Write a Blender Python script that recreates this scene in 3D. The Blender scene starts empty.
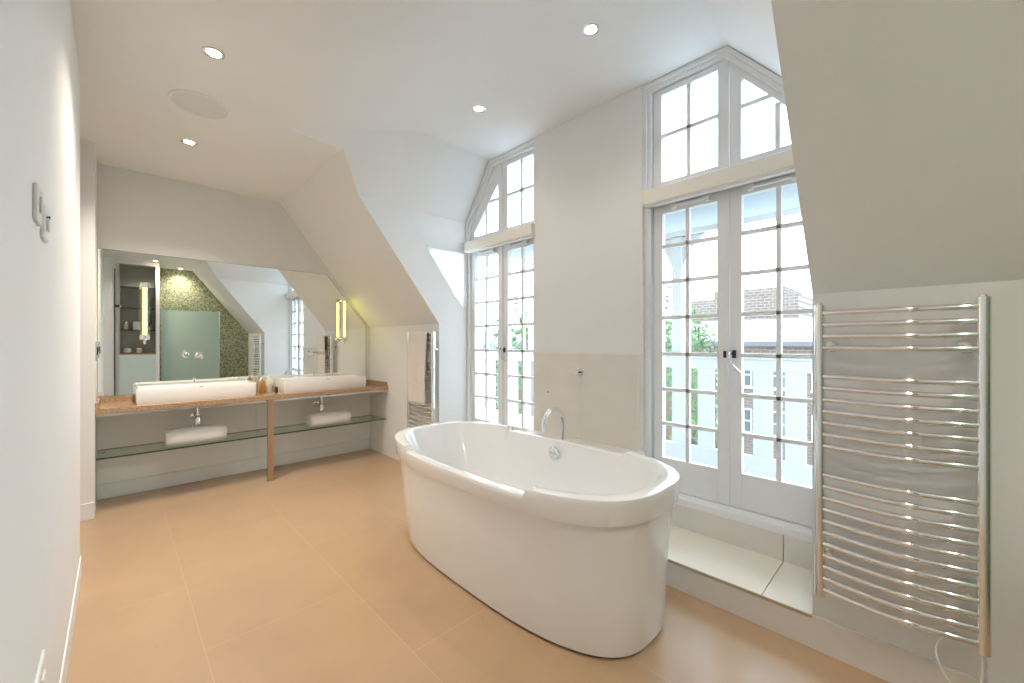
import bpy, bmesh, math, random
from mathutils import Vector, Matrix
random.seed(7)
scn = bpy.context.scene
COL = scn.collection
R = math.radians
PI = math.pi

# ------------------------------------------------------------------ camera
cam_d = bpy.data.cameras.new('camera')
cam = bpy.data.objects.new('camera', cam_d); COL.objects.link(cam)
cam.location = (0, 0, 1.25)
cam.rotation_euler = (R(90), 0, R(-44.4))
cam_d.sensor_width = 36.0
cam_d.sensor_fit = 'HORIZONTAL'
cam_d.lens = 36.0 * 405.0 / 1024.0
cam_d.shift_y = (343.0 - 341.5) / 1024.0
cam_d.clip_start = 0.02
cam_d.clip_end = 500
scn.camera = cam

# ------------------------------------------------------------------ world, exposure
scn.view_settings.view_transform = 'Standard'
scn.view_settings.look = 'None'
scn.view_settings.gamma = 1.0
scn.view_settings.use_curve_mapping = False
scn.view_settings.exposure = 0.70
SKY_STRENGTH = 5.0
world = bpy.data.worlds.new('overcast_sky'); scn.world = world
world.use_nodes = True
wn, wl = world.node_tree.nodes, world.node_tree.links
wn.clear()
wo = wn.new('ShaderNodeOutputWorld'); wb = wn.new('ShaderNodeBackground')
tc = wn.new('ShaderNodeTexCoord'); sx = wn.new('ShaderNodeSeparateXYZ'); rp = wn.new('ShaderNodeValToRGB')
wl.new(tc.outputs['Generated'], sx.inputs[0]); wl.new(sx.outputs['Z'], rp.inputs[0])
rp.color_ramp.elements[0].position = 0.0; rp.color_ramp.elements[0].color = (0.89, 0.98, 1.08, 1)
rp.color_ramp.elements[1].position = 0.45; rp.color_ramp.elements[1].color = (0.70, 0.86, 1.02, 1)
e = rp.color_ramp.elements.new(0.16); e.color = (0.87, 0.97, 1.08, 1)
wl.new(rp.outputs[0], wb.inputs['Color']); wb.inputs['Strength'].default_value = SKY_STRENGTH
wl.new(wb.outputs[0], wo.inputs[0])
DOWNLIGHT_W = 46.0
WARM = (1.0, 0.91, 0.80)

# ------------------------------------------------------------------ materials
def nmat(name):
    m = bpy.data.materials.new(name); m.use_nodes = True
    return m, m.node_tree.nodes, m.node_tree.links, m.node_tree.nodes['Principled BSDF']
def pbr(name, col, rough=0.5, metal=0.0, noise=0.0, nscale=8.0, bump=0.0, bscale=60.0, coat=0.0, sheen=0.0, trans=0.0, ior=1.45):
    m, n, l, b = nmat(name)
    b.inputs['Base Color'].default_value = (*col, 1)
    b.inputs['Roughness'].default_value = rough
    b.inputs['Metallic'].default_value = metal
    b.inputs['Coat Weight'].default_value = coat
    b.inputs['Coat Roughness'].default_value = 0.05
    b.inputs['Sheen Weight'].default_value = sheen
    b.inputs['Transmission Weight'].default_value = trans
    b.inputs['IOR'].default_value = ior
    t = n.new('ShaderNodeTexCoord')
    if noise > 0:
        x = n.new('ShaderNodeTexNoise'); x.inputs['Scale'].default_value = nscale; x.inputs['Detail'].default_value = 4
        l.new(t.outputs['Object'], x.inputs['Vector'])
        r = n.new('ShaderNodeValToRGB')
        r.color_ramp.elements[0].position = 0.3; r.color_ramp.elements[1].position = 0.7
        r.color_ramp.elements[0].color = (*[c * (1 - noise) for c in col], 1)
        r.color_ramp.elements[1].color = (*[min(1, c * (1 + noise)) for c in col], 1)
        l.new(x.outputs['Fac'], r.inputs[0]); l.new(r.outputs[0], b.inputs['Base Color'])
    if bump > 0:
        x = n.new('ShaderNodeTexNoise'); x.inputs['Scale'].default_value = bscale; x.inputs['Detail'].default_value = 3
        l.new(t.outputs['Object'], x.inputs['Vector'])
        bp = n.new('ShaderNodeBump'); bp.inputs['Strength'].default_value = bump; bp.inputs['Distance'].default_value = 0.01
        l.new(x.outputs['Fac'], bp.inputs['Height']); l.new(bp.outputs[0], b.inputs['Normal'])
    return m
def emit(name, col, strength):
    m, n, l, b = nmat(name)
    b.inputs['Base Color'].default_value = (*col, 1)
    b.inputs['Emission Color'].default_value = (*col, 1)
    b.inputs['Emission Strength'].default_value = strength
    return m
def glassy(name, tint, gloss=0.06, rough=0.0, frost=0.0):
    """thin pane: mostly lets light straight through, with a faint reflection"""
    m, n, l, b = nmat(name)
    n.remove(b)
    out = n['Material Output']
    tr = n.new('ShaderNodeBsdfTransparent'); tr.inputs[0].default_value = (*tint, 1)
    gl = n.new('ShaderNodeBsdfGlossy'); gl.inputs['Roughness'].default_value = rough
    mx = n.new('ShaderNodeMixShader')
    fr = n.new('ShaderNodeFresnel'); fr.inputs['IOR'].default_value = 1.45
    ge = n.new('ShaderNodeNewGeometry'); iv = n.new('ShaderNodeMath'); iv.operation = 'SUBTRACT'; iv.inputs[0].default_value = 1.0
    ml = n.new('ShaderNodeMath'); ml.operation = 'MULTIPLY'
    l.new(ge.outputs['Backfacing'], iv.inputs[1]); l.new(fr.outputs[0], ml.inputs[0]); l.new(iv.outputs[0], ml.inputs[1])
    l.new(ml.outputs[0], mx.inputs[0])
    l.new(tr.outputs[0], mx.inputs[1]); l.new(gl.outputs[0], mx.inputs[2])
    last = mx
    if frost > 0:
        df = n.new('ShaderNodeBsdfDiffuse'); df.inputs[0].default_value = (*tint, 1)
        m2 = n.new('ShaderNodeMixShader'); m2.inputs[0].default_value = frost
        l.new(mx.outputs[0], m2.inputs[1]); l.new(df.outputs[0], m2.inputs[2]); last = m2
    l.new(last.outputs[0], out.inputs[0])
    return m

M = {}
M['wall'] = pbr('white_emulsion', (0.84, 0.84, 0.83), 0.65, noise=0.01, nscale=2.0, bump=0.03, bscale=90)
M['ceil'] = pbr('ceiling_emulsion', (0.84, 0.84, 0.835), 0.7, noise=0.01, nscale=2.0)
M['frame'] = pbr('satin_white_gloss', (0.86, 0.87, 0.88), 0.35)
M['cream'] = pbr('cream_blind_fabric', (0.88, 0.84, 0.76), 0.6)
M['tile'] = pbr('pale_limestone_tile', (0.78, 0.74, 0.68), 0.35, noise=0.03, nscale=5.0)
M['tiletrim'] = pbr('cream_tile_edge', (0.86, 0.80, 0.70), 0.35)
M['nosing'] = pbr('tan_stone_nosing', (0.50, 0.40, 0.27), 0.4)
M['grout'] = pbr('beige_grout', (0.55, 0.49, 0.42), 0.8)
M['acrylic'] = pbr('white_acrylic', (0.86, 0.86, 0.85), 0.12, coat=0.4)
M['ceramic'] = pbr('white_ceramic', (0.86, 0.84, 0.81), 0.12, coat=0.4)
M['chrome'] = pbr('polished_chrome', (0.86, 0.87, 0.88), 0.06, metal=1.0)
M['chrome_soft'] = pbr('satin_chrome', (0.72, 0.73, 0.74), 0.2, metal=1.0)
M['mirror'] = pbr('mirror_silver', (0.93, 0.95, 0.93), 0.0, metal=1.0)
M['dark'] = pbr('painted_shadow_black', (0.02, 0.02, 0.02), 0.6)  # near-black that paints the shade beneath the tub
M['iron'] = pbr('blackened_iron', (0.06, 0.06, 0.06), 0.35, metal=0.6)
M['plastic'] = pbr('white_plastic', (0.82, 0.82, 0.81), 0.3)
M['grille'] = pbr('grey_white_grille', (0.74, 0.735, 0.725), 0.6)
M['towel'] = pbr('white_terry', (0.86, 0.85, 0.83), 0.95, bump=0.8, bscale=220, sheen=0.3)
M['towel2'] = pbr('cream_terry', (0.84, 0.78, 0.72), 0.95, bump=0.8, bscale=220, sheen=0.3)
M['amber'] = pbr('amber_bottle', (0.45, 0.20, 0.05), 0.15, coat=0.3)
M['clearplastic'] = pbr('frosted_bottle', (0.72, 0.68, 0.55), 0.25)
M['pane'] = glassy('window_glass', (0.97, 0.99, 0.99))
M['shelfglass'] = glassy('green_shelf_glass', (0.80, 0.90, 0.86))
M['glassedge'] = pbr('dark_glass_edge', (0.03, 0.07, 0.06), 0.1)
M['frosted'] = glassy('frosted_green_glass', (0.72, 0.86, 0.80), rough=0.3, frost=0.55)
M['tubeglass'] = glassy('lamp_glass', (0.95, 0.97, 0.90))
M['yellow'] = emit('yellow_tube_light', (1.0, 0.85, 0.09), 5.5)
M['bulb'] = emit('warm_bulb', (1.0, 0.80, 0.58), 30.0)
M['leaf'] = pbr('tree_leaves', (0.055, 0.105, 0.03), 0.7, noise=0.35, nscale=1.5)
M['bark'] = pbr('tree_bark', (0.10, 0.075, 0.05), 0.9)
M['deck'] = pbr('pale_balcony_deck', (0.50, 0.51, 0.51), 0.7)
M['paintout'] = pbr('white_outdoor_paint', (0.57, 0.565, 0.55), 0.5)
M['soffit'] = pbr('pale_blue_soffit', (0.42, 0.47, 0.50), 0.6)
M['asphalt'] = pbr('grey_street', (0.12, 0.12, 0.12), 0.9)
M['slate'] = pbr('grey_roof_slate', (0.10, 0.10, 0.11), 0.7)
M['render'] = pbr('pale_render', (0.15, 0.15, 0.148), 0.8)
M['darkglass'] = pbr('dark_window_glass', (0.08, 0.10, 0.11), 0.1)
M['copper'] = pbr('brushed_bronze_leg', (0.55, 0.38, 0.27), 0.28, metal=0.85)
M['carpaint'] = pbr('dark_blue_car_paint', (0.03, 0.05, 0.10), 0.2, coat=0.5)
M['greyniche'] = pbr('grey_niche_paint', (0.46, 0.45, 0.39), 0.7)
M['oak'] = pbr('brown_niche_base', (0.30, 0.19, 0.10), 0.5)

def stone_floor():
    m, n, l, b = nmat('honed_limestone_floor')
    t = n.new('ShaderNodeTexCoord')
    sp = n.new('ShaderNodeSeparateXYZ'); l.new(t.outputs['Object'], sp.inputs[0])
    cb = n.new('ShaderNodeCombineXYZ')
    ax = n.new('ShaderNodeMath'); ax.operation = 'ADD'; ax.inputs[1].default_value = 0.34; l.new(sp.outputs['X'], ax.inputs[0])
    ay = n.new('ShaderNodeMath'); ay.operation = 'ADD'; ay.inputs[1].default_value = 0.35; l.new(sp.outputs['Y'], ay.inputs[0])
    l.new(ay.outputs[0], cb.inputs[0]); l.new(ax.outputs[0], cb.inputs[1])
    br = n.new('ShaderNodeTexBrick'); l.new(cb.outputs[0], br.inputs['Vector'])
    br.inputs['Scale'].default_value = 1.0
    br.inputs['Brick Width'].default_value = 1.2; br.inputs['Row Height'].default_value = 0.6
    br.inputs['Mortar Size'].default_value = 0.0025; br.inputs['Mortar Smooth'].default_value = 0.4
    br.inputs['Color1'].default_value = (0.54, 0.37, 0.228, 1); br.inputs['Color2'].default_value = (0.51, 0.345, 0.21, 1)
    br.inputs['Mortar'].default_value = (0.60, 0.42, 0.265, 1)
    nz = n.new('ShaderNodeTexNoise'); nz.inputs['Scale'].default_value = 3.2; nz.inputs['Detail'].default_value = 6
    l.new(t.outputs['Object'], nz.inputs['Vector'])
    rr = n.new('ShaderNodeValToRGB'); rr.color_ramp.elements[0].position = 0.3; rr.color_ramp.elements[1].position = 0.72
    rr.color_ramp.elements[0].color = (0.93, 0.915, 0.90, 1); rr.color_ramp.elements[1].color = (1.03, 1.02, 1.01, 1)
    l.new(nz.outputs['Fac'], rr.inputs[0])
    mx = n.new('ShaderNodeMix'); mx.data_type = 'RGBA'; mx.blend_type = 'MULTIPLY'; mx.inputs[0].default_value = 1
    l.new(br.outputs[0], mx.inputs[6]); l.new(rr.outputs[0], mx.inputs[7])
    # small fossil pits
    vo = n.new('ShaderNodeTexVoronoi'); vo.inputs['Scale'].default_value = 7.0; l.new(t.outputs['Object'], vo.inputs['Vector'])
    r2 = n.new('ShaderNodeValToRGB'); r2.color_ramp.elements[0].position = 0.02; r2.color_ramp.elements[1].position = 0.05
    r2.color_ramp.elements[0].color = (0.82, 0.74, 0.66, 1); r2.color_ramp.elements[1].color = (1, 1, 1, 1)
    l.new(vo.outputs['Distance'], r2.inputs[0])
    m3 = n.new('ShaderNodeMix'); m3.data_type = 'RGBA'; m3.blend_type = 'MULTIPLY'; m3.inputs[0].default_value = 0.7
    l.new(mx.outputs[2], m3.inputs[6]); l.new(r2.outputs[0], m3.inputs[7])
    l.new(m3.outputs[2], b.inputs['Base Color'])
    b.inputs['Roughness'].default_value = 0.30
    b.inputs['Specular IOR Level'].default_value = 0.55
    return m
M['floor'] = stone_floor()

def granite():
    m, n, l, b = nmat('brown_speckled_granite')
    t = n.new('ShaderNodeTexCoord')
    v = n.new('ShaderNodeTexVoronoi'); v.inputs['Scale'].default_value = 260; l.new(t.outputs['Object'], v.inputs['Vector'])
    r = n.new('ShaderNodeValToRGB')
    r.color_ramp.elements[0].color = (0.26, 0.14, 0.07, 1); r.color_ramp.elements[1].color = (0.62, 0.45, 0.30, 1)
    e1 = r.color_ramp.elements.new(0.5); e1.color = (0.46, 0.30, 0.18, 1)
    sp = n.new('ShaderNodeSeparateColor'); l.new(v.outputs['Color'], sp.inputs[0]); l.new(sp.outputs[0], r.inputs[0])
    l.new(r.outputs[0], b.inputs['Base Color']); b.inputs['Roughness'].default_value = 0.15
    return m
M['granite'] = granite()

def mosaic():
    m, n, l, b = nmat('green_gold_mosaic')
    t = n.new('ShaderNodeTexCoord')
    v = n.new('ShaderNodeTexVoronoi'); v.inputs['Scale'].default_value = 52; l.new(t.outputs['Object'], v.inputs['Vector'])
    sp = n.new('ShaderNodeSeparateColor'); l.new(v.outputs['Color'], sp.inputs[0])
    r = n.new('ShaderNodeValToRGB'); r.color_ramp.interpolation = 'CONSTANT'
    r.color_ramp.elements[0].color = (0.06, 0.09, 0.035, 1)
    r.color_ramp.elements[1].position = 0.75; r.color_ramp.elements[1].color = (0.50, 0.46, 0.26, 1)
    for p, c in ((0.25, (0.12, 0.17, 0.06, 1)), (0.5, (0.25, 0.27, 0.12, 1))):
        q = r.color_ramp.elements.new(p); q.color = c
    l.new(sp.outputs[0], r.inputs[0])
    v2 = n.new('ShaderNodeTexVoronoi'); v2.feature = 'DISTANCE_TO_EDGE'; v2.inputs['Scale'].default_value = 52
    l.new(t.outputs['Object'], v2.inputs['Vector'])
    lt = n.new('ShaderNodeMath'); lt.operation = 'LESS_THAN'; lt.inputs[1].default_value = 0.07; l.new(v2.outputs['Distance'], lt.inputs[0])
    mx = n.new('ShaderNodeMix'); mx.data_type = 'RGBA'; l.new(lt.outputs[0], mx.inputs[0])
    l.new(r.outputs[0], mx.inputs[6]); mx.inputs[7].default_value = (0.55, 0.55, 0.42, 1)
    l.new(mx.outputs[2], b.inputs['Base Color']); b.inputs['Roughness'].default_value = 0.3
    return m
M['mosaic'] = mosaic()

def brick():
    m, n, l, b = nmat('pale_red_brick')
    t = n.new('ShaderNodeTexCoord'); mp = n.new('ShaderNodeMapping'); mp.inputs['Rotation'].default_value = (R(90), 0, R(90))
    l.new(t.outputs['Object'], mp.inputs[0])
    sp = n.new('ShaderNodeSeparateXYZ'); l.new(t.outputs['Object'], sp.inputs[0])
    cb = n.new('ShaderNodeCombineXYZ'); l.new(sp.outputs['Y'], cb.inputs[0]); l.new(sp.outputs['Z'], cb.inputs[1])
    br = n.new('ShaderNodeTexBrick'); l.new(cb.outputs[0], br.inputs['Vector'])
    br.inputs['Scale'].default_value = 1.0; br.inputs['Brick Width'].default_value = 0.5; br.inputs['Row Height'].default_value = 0.2
    br.inputs['Mortar Size'].default_value = 0.02
    br.inputs['Color1'].default_value = (0.125, 0.092, 0.077, 1); br.inputs['Color2'].default_value = (0.10, 0.075, 0.062, 1)
    br.inputs['Mortar'].default_value = (0.20, 0.18, 0.165, 1)
    l.new(br.outputs[0], b.inputs['Base Color']); b.inputs['Roughness'].default_value = 0.9
    return m
M['brick'] = brick()

# ------------------------------------------------------------------ mesh helpers
class MB:
    def __init__(s): s.bm = bmesh.new()
    def face(s, pts):
        vs = [s.bm.verts.new(p) for p in pts]
        return s.bm.faces.new(vs)
    def box(s, x0, x1, y0, y1, z0, z1):
        v = [s.bm.verts.new(p) for p in ((x0,y0,z0),(x1,y0,z0),(x1,y1,z0),(x0,y1,z0),(x0,y0,z1),(x1,y0,z1),(x1,y1,z1),(x0,y1,z1))]
        for f in ((0,3,2,1),(4,5,6,7),(0,1,5,4),(1,2,6,5),(2,3,7,6),(3,0,4,7)): s.bm.faces.new([v[i] for i in f])
        return s
    def prism(s, poly, axis, a, b):
        """extrude 2D polygon along axis ('x': poly=(y,z); 'y': (x,z); 'z': (x,y)) from a to b"""
        def P(p, t): return {'x': (t, p[0], p[1]), 'y': (p[0], t, p[1]), 'z': (p[0], p[1], t)}[axis]
        A = [s.bm.verts.new(P(p, a)) for p in poly]; B = [s.bm.verts.new(P(p, b)) for p in poly]
        s.bm.faces.new(A); s.bm.faces.new(B[::-1])
        n = len(poly)
        for i in range(n): s.bm.faces.new((A[i], B[i], B[(i+1) % n], A[(i+1) % n]))
        return s
    def strip(s, inner, outer, axis, a, b):
        """closed frame between two 2D loops with equal vertex count, extruded (no inner faces)"""
        def P(p, t): return {'x': (t, p[0], p[1]), 'y': (p[0], t, p[1]), 'z': (p[0], p[1], t)}[axis]
        n = len(inner)
        V = [[s.bm.verts.new(P(p, t)) for p in loop] for loop in (inner, outer) for t in (a, b)]
        ia, ib, oa, ob = V
        for i in range(n):
            j = (i + 1) % n
            s.bm.faces.new((ia[i], ia[j], oa[j], oa[i])); s.bm.faces.new((ib[i], ob[i], ob[j], ib[j]))
            s.bm.faces.new((ia[i], ib[i], ib[j], ia[j])); s.bm.faces.new((oa[i], oa[j], ob[j], ob[i]))
        return s
    def lathe(s, prof, loc=(0,0,0), axis='z', seg=32, cap=True):
        L = Vector(loc); rings = []
        for r, h in prof:
            ring = []
            for k in range(seg):
                a = 2*PI*k/seg; c, d = r*math.cos(a), r*math.sin(a)
                p = {'z': (c, d, h), 'x': (h, c, d), 'y': (d, h, c)}[axis]
                ring.append(s.bm.verts.new(L + Vector(p)))
            rings.append(ring)
        for i in range(len(rings)-1):
            for k in range(seg):
                s.bm.faces.new((rings[i][k], rings[i][(k+1)%seg], rings[i+1][(k+1)%seg], rings[i+1][k]))
        if cap:
            s.bm.faces.new(rings[0][::-1]); s.bm.faces.new(rings[-1])
        return s
    def tube(s, pts, r, seg=12, closed=False):
        pts = [Vector(p) for p in pts]; n = len(pts); rings = []
        rad = r if isinstance(r, (list, tuple)) else [r]*n
        prev = None
        for i, p in enumerate(pts):
            if closed: t = (pts[(i+1) % n] - pts[i-1]).normalized()
            else:
                t = (pts[min(i+1, n-1)] - pts[max(i-1, 0)]).normalized()
            if prev is None:
                up = Vector((0,0,1)) if abs(t.z) < 0.9 else Vector((1,0,0))
                u = t.cross(up).normalized()
            else:
                u = (prev - t*prev.dot(t)).normalized()
            prev = u; w = t.cross(u)
            rings.append([s.bm.verts.new(p + rad[i]*(math.cos(2*PI*k/seg)*u + math.sin(2*PI*k/seg)*w)) for k in range(seg)])
        m = n if closed else n-1
        for i in range(m):
            A, B = rings[i], rings[(i+1) % n]
            for k in range(seg): s.bm.faces.new((A[k], A[(k+1)%seg], B[(k+1)%seg], B[k]))
        if not closed: s.bm.faces.new(rings[0][::-1]); s.bm.faces.new(rings[-1])
        return s
    def build(s, name, mat, parent=None, bevel=0.0, seg=2, smooth=True, angle=35, solid=0):
        bmesh.ops.recalc_face_normals(s.bm, faces=s.bm.faces[:])
        me = bpy.data.meshes.new(name); s.bm.to_mesh(me); s.bm.free()
        me.materials.append(mat)
        if smooth:
            me.shade_smooth(); me.set_sharp_from_angle(angle=R(angle))
        o = bpy.data.objects.new(name, me); COL.objects.link(o)
        if parent: o.parent = parent
        if bevel > 0:
            b = o.modifiers.new('bevel', 'BEVEL'); b.width = bevel; b.segments = seg; b.limit_method = 'ANGLE'; b.angle_limit = R(40)
            b.harden_normals = smooth
        return o
def empty(name, loc=(0,0,0), rz=0, label=None, cat=None, group=None, kind=None):
    o = bpy.data.objects.new(name, None); COL.objects.link(o); o.location = loc; o.rotation_euler = (0,0,rz)
    o.empty_display_size = 0.1
    return tag(o, label, cat, group, kind)
def tag(o, label=None, cat=None, group=None, kind=None):
    if label: o['label'] = label
    if cat: o['category'] = cat
    if group: o['group'] = group
    if kind: o['kind'] = kind
    return o
def st(o): o['kind'] = 'structure'; return o
def copy_tree(o, parent=None):
    c = o.copy(); COL.objects.link(c)
    if parent is not None: c.parent = parent
    for ch in list(o.children): copy_tree(ch, c)
    return c

# ------------------------------------------------------------------ room constants (metres)
ZC = 2.68; ZD = 2.93                 # main ceiling, dormer ceiling
XW = 2.53                            # window plane
XKN, XKF = 2.045, 2.155              # knee wall near / far
YN, YF = 0.325, 3.17                 # dormer cheeks
YV = 4.61; YB = -1.0                # vanity wall, back wall
XL = -0.135
ZK = 1.45
def xp_near(z): return XKN - (z - ZK)/1.30
def xp_far(z): return XKF - (z - 1.43)/1.31
# chamfers of the dormer ceiling
def ych_far(z): return YF - (z - 2.43)/1.43
def ych_near(z): return YN + (z - 2.40)/1.165

# ------------------------------------------------------------------ room shell
f = MB(); f.box(-1.35, 2.62, YB-0.1, YV+0.1, -0.12, 0.0)
st(f.build('floor', M['floor'], smooth=False))

# main ceiling (with the opening of the dormer left out)
c = MB()
ya, yb = ych_near(ZC), ych_far(ZC)
c.box(-1.35, 0.60, YB-0.1, YV+0.1, ZC, ZC+0.06)
c.box(0.60, 1.35, YB-0.1, ya, ZC, ZC+0.06)
c.box(0.60, 1.35, yb, YV+0.1, ZC, ZC+0.06)
st(c.build('ceiling', M['ceil'], smooth=False))
# ceiling of the dormer: rises softly, flat, then folds down to both cheeks
g = MB()
nx = 64; ys = []
yn_d, yf_d = ych_near(ZD), ych_far(ZD)
ys = [ya + (yn_d-ya)*i/8 for i in range(8)] + [yn_d + (yf_d-yn_d)*i/40 for i in range(41)] + [yf_d + (yb-yf_d)*i/8 for i in range(1,9)]
def sm(t): t = max(0, min(1, t)); return t*t*(3-2*t)
rows = []
for i in range(nx+1):
    X = 0.60 + (XW+0.05-0.60)*i/nx
    ramp = ZC + (ZD-ZC)*sm((X-0.70)/1.15)
    rows.append([g.bm.verts.new((X, y, max(ZC, min(ramp, 2.40+(y-YN)*1.165, 2.43+(YF-y)*1.43)))) for y in ys])
for i in range(nx):
    for j in range(len(ys)-1): g.bm.faces.new((rows[i][j], rows[i+1][j], rows[i+1][j+1], rows[i][j+1]))
dc = g.build('ceiling', M['ceil'], angle=80)
st(dc); dc.name = 'ceiling_dormer'

# chamfers below the main ceiling height, inside the dormer
g = MB()
g.face([(xp_far(2.43), YF, 2.43), (xp_far(ZC), yb, ZC), (XW+.05, yb, ZC), (XW+.05, YF, 2.43)])
g.face([(xp_near(2.40), YN, 2.40), (xp_near(ZC), ya, ZC), (XW+.05, ya, ZC), (XW+.05, YN, 2.40)])
st(g.build('ceiling_chamfer', M['ceil'], smooth=False))

# far cheek with a triangular side window opening
T = [(2.034, 2.117), (2.431, 2.117), (2.431, 1.595)]   # glass triangle (x,z)
g = MB()
outer = [(XKF, 0.0), (XW+.05, 0.0), (XW+.05, 2.43), (xp_far(2.43), 2.43), (XKF, 1.43)]
q = lambda x, z: (x, YF, z)
tA, tB, tC = T
g.face([q(XKF,0), q(XW+.05,0), q(XW+.05,1.595), q(*tC), q(XKF,1.43)])
g.face([q(XW+.05,1.595), q(XW+.05,2.43), q(*tB), q(*tC)])
g.face([q(XW+.05,2.43), q(xp_far(2.43),2.43), q(*tA), q(*tB)])
g.face([q(xp_far(2.43),2.43), q(XKF,1.43), q(*tC), q(*tA)])
# reveal of the side window
for a, b in ((tA,tB),(tB,tC),(tC,tA)):
    g.face([(a[0],YF,a[1]), (b[0],YF,b[1]), (b[0],YF+.05,b[1]), (a[0],YF+.05,a[1])])
st(g.build('wall_cheek_far', M['wall'], smooth=False))
# near cheek
g = MB()
g.face([(XKN,YN,0), (XW+.05,YN,0), (XW+.05,YN,2.40), (xp_near(2.40),YN,2.40), (XKN,YN,ZK)])
st(g.build('wall_cheek_near', M['wall'], smooth=False))

# knee walls and sloping walls
g = MB()
g.face([(XKF,YF,0), (XKF,YV,0), (XKF,YV,1.43), (XKF,YF,1.43)])
g.face([(XKF,YF,1.43), (XKF,YV,1.43), (xp_far(ZC),YV,ZC), (xp_far(ZC),yb,ZC), (xp_far(2.43),YF,2.43)])
st(g.build('wall_slope_far', M['wall'], angle=20))
g = MB()
g.face([(XKN,YB,0), (XKN,YN,0), (XKN,YN,ZK), (XKN,YB,ZK)])
g.face([(XKN,YB,ZK), (XKN,YN,ZK), (xp_near(2.40),YN,2.40), (xp_near(ZC),ya,ZC), (xp_near(ZC),YB,ZC)])
st(g.build('wall_slope_near', M['wall'], angle=20))

# window wall: pier between the windows, wall under each window
JP0, JP1 = 1.291, 2.235
g = MB(); g.box(2.45, 2.62, JP0, JP1, 0, 2.95)
st(g.build('wall_pier', M['wall'], smooth=False))
g = MB(); g.box(XW, 2.62, YN-.05, JP0, 0, 0.30); g.box(XW, 2.62, JP1, YF+.05, 0, 0.30)
st(g.build('wall_right', M['wall'], smooth=False))

# vanity wall, left walls, back wall
g = MB(); g.box(-0.5, XKF+.1, YV, YV+.1, 0, ZC)
st(g.build('wall_back', M['wall'], smooth=False))
g = MB(); g.box(-0.30, XL, YB-.1, 3.16, 0, ZC)
st(g.build('wall_left', M['wall'], smooth=False))
g = MB(); g.box(-1.35, -0.105, 4.14, YV, 0, ZC)
st(g.build('wall_nib', M['wall'], smooth=False))
g = MB(); g.box(-1.35, -1.25, 3.0, 4.2, 0, ZC); g.box(-1.3, -.3, 3.06, 3.16, 0, ZC)
st(g.build('wall_hall', M['wall'], smooth=False))

# wall block behind the camera with a shelf niche; green mosaic shower wall further back (seen in the mirror)
YN2 = -.30
g = MB()
g.box(-0.2, -.02, YB, YN2, 0, ZC); g.box(-.02, .045, YB, YN2-.03, 0, ZC); g.box(.045, .515, YB, YN2, 0, 1.05)
g.box(.045, .515, YB, YN2, 2.60, ZC); g.box(.515, .56, YB, YN2, 0, ZC); g.box(.04, .53, YB, YN2-.38, 1.0, 2.65)
st(g.build('wall_front', M['wall'], smooth=False))
g = MB(); g.box(-0.3, XKN+.2, YB-.1, YB, 0, ZC)
st(g.build('wall_mosaic', M['mosaic'], smooth=False))
ni = empty('wall_niche', (.045, YN2, 1.05), kind='structure')
g = MB(); g.box(.002, .468, -.36, -.34, 0, 1.545); g.box(.0, .008, -.36, -.004, 0, 1.545); g.box(.462, .470, -.36, -.004, 0, 1.545); g.box(0, .470, -.36, -.004, 1.540, 1.549)
g.build('niche_lining', M['greyniche'], ni, smooth=False)
g = MB(); g.box(.001, .469, -.36, 0.008, 0, .03); g.build('niche_base', M['oak'], ni, bevel=.003)
for z in (.42, .80, 1.16):
    g = MB(); g.box(0.009, .461, -.33, -.02, z, z+.008); g.build('niche_shelf', M['glassedge'], ni, smooth=False)
g = MB(); g.box(.047, .513, YN2, YN2+.006, .12, 1.045); st(g.build('trim_glass_panel', pbr('pale_aqua_glass', (.66,.76,.73), .15), bevel=.001))
g = MB(); g.box(-.012, -.002, YN2-.03, YN2+.004, .0, 2.5); st(g.build('door_1', M['glassedge'], bevel=.001))

g = MB()
for x0, x1 in ((-.104, .985), (.988, XKF)): g.box(x0, x1, YV-.008, YV, .125, .735)
M['paletile'] = pbr('pale_grey_white_tile', (.88,.885,.89), .3)
st(g.build('trim_vanity_tiles', M['paletile'], smooth=False))
# skirtings and seams
def skirt(name, x0, x1, y0, y1, h=.12):
    g = MB(); g.box(x0, x1, y0, y1, 0, h); return st(g.build(name, M['frame'], bevel=.004))
g = MB(); g.box(XL, XL+.005, YN2+.01, 3.16, 0, .11); st(g.build('baseboard_left', M['wall'], smooth=False))
skirt('baseboard_nib', -1.2, -0.105, 4.128, 4.14)
skirt('baseboard_back', -.105, XKF, YV-.012, YV)
g = MB(); g.box(XKN-.010, XKN, YB, YN, 0, .139); g.box(XKN-.010, XKN, YN, JP0-.02, 0, .124)
st(g.build('baseboard_right_near', M['tile'], bevel=.002))

# stone step in front of the near window, ledge behind the bath, tiled plinth below the doors
g = MB(); g.box(XKN, 2.45, YN, JP0-.02, 0, .124); st(g.build('trim_step_riser', M['tile'], smooth=False))
for y0, y1 in ((YN, .505), (.508, JP0-.02)):
    g = MB(); g.box(XKN-.008, 2.44, y0, y1, .124, .139); st(g.build('trim_step_slab', M['tiletrim'], bevel=.003))
g = MB(); g.box(XKN-.013, XKN-.008, YN, JP0-.02, .125, .138); st(g.build('trim_step_nosing', M['nosing'], bevel=.002))
for y0, y1 in ((YN, .505), (.508, JP0)):
    g = MB(); g.box(2.43, XW, y0, y1, .10, .272); st(g.build('trim_plinth_tile', M['tile'], bevel=.002))
g = MB(); g.box(2.12, 2.46, JP0-.02, 2.24, 0, .545); st(g.build('trim_bath_ledge', M['tile'], bevel=.004))
g = MB(); g.box(2.15, XW, 2.24, YF, 0, .30); st(g.build('trim_far_plinth', M['tile'], bevel=.004))
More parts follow.
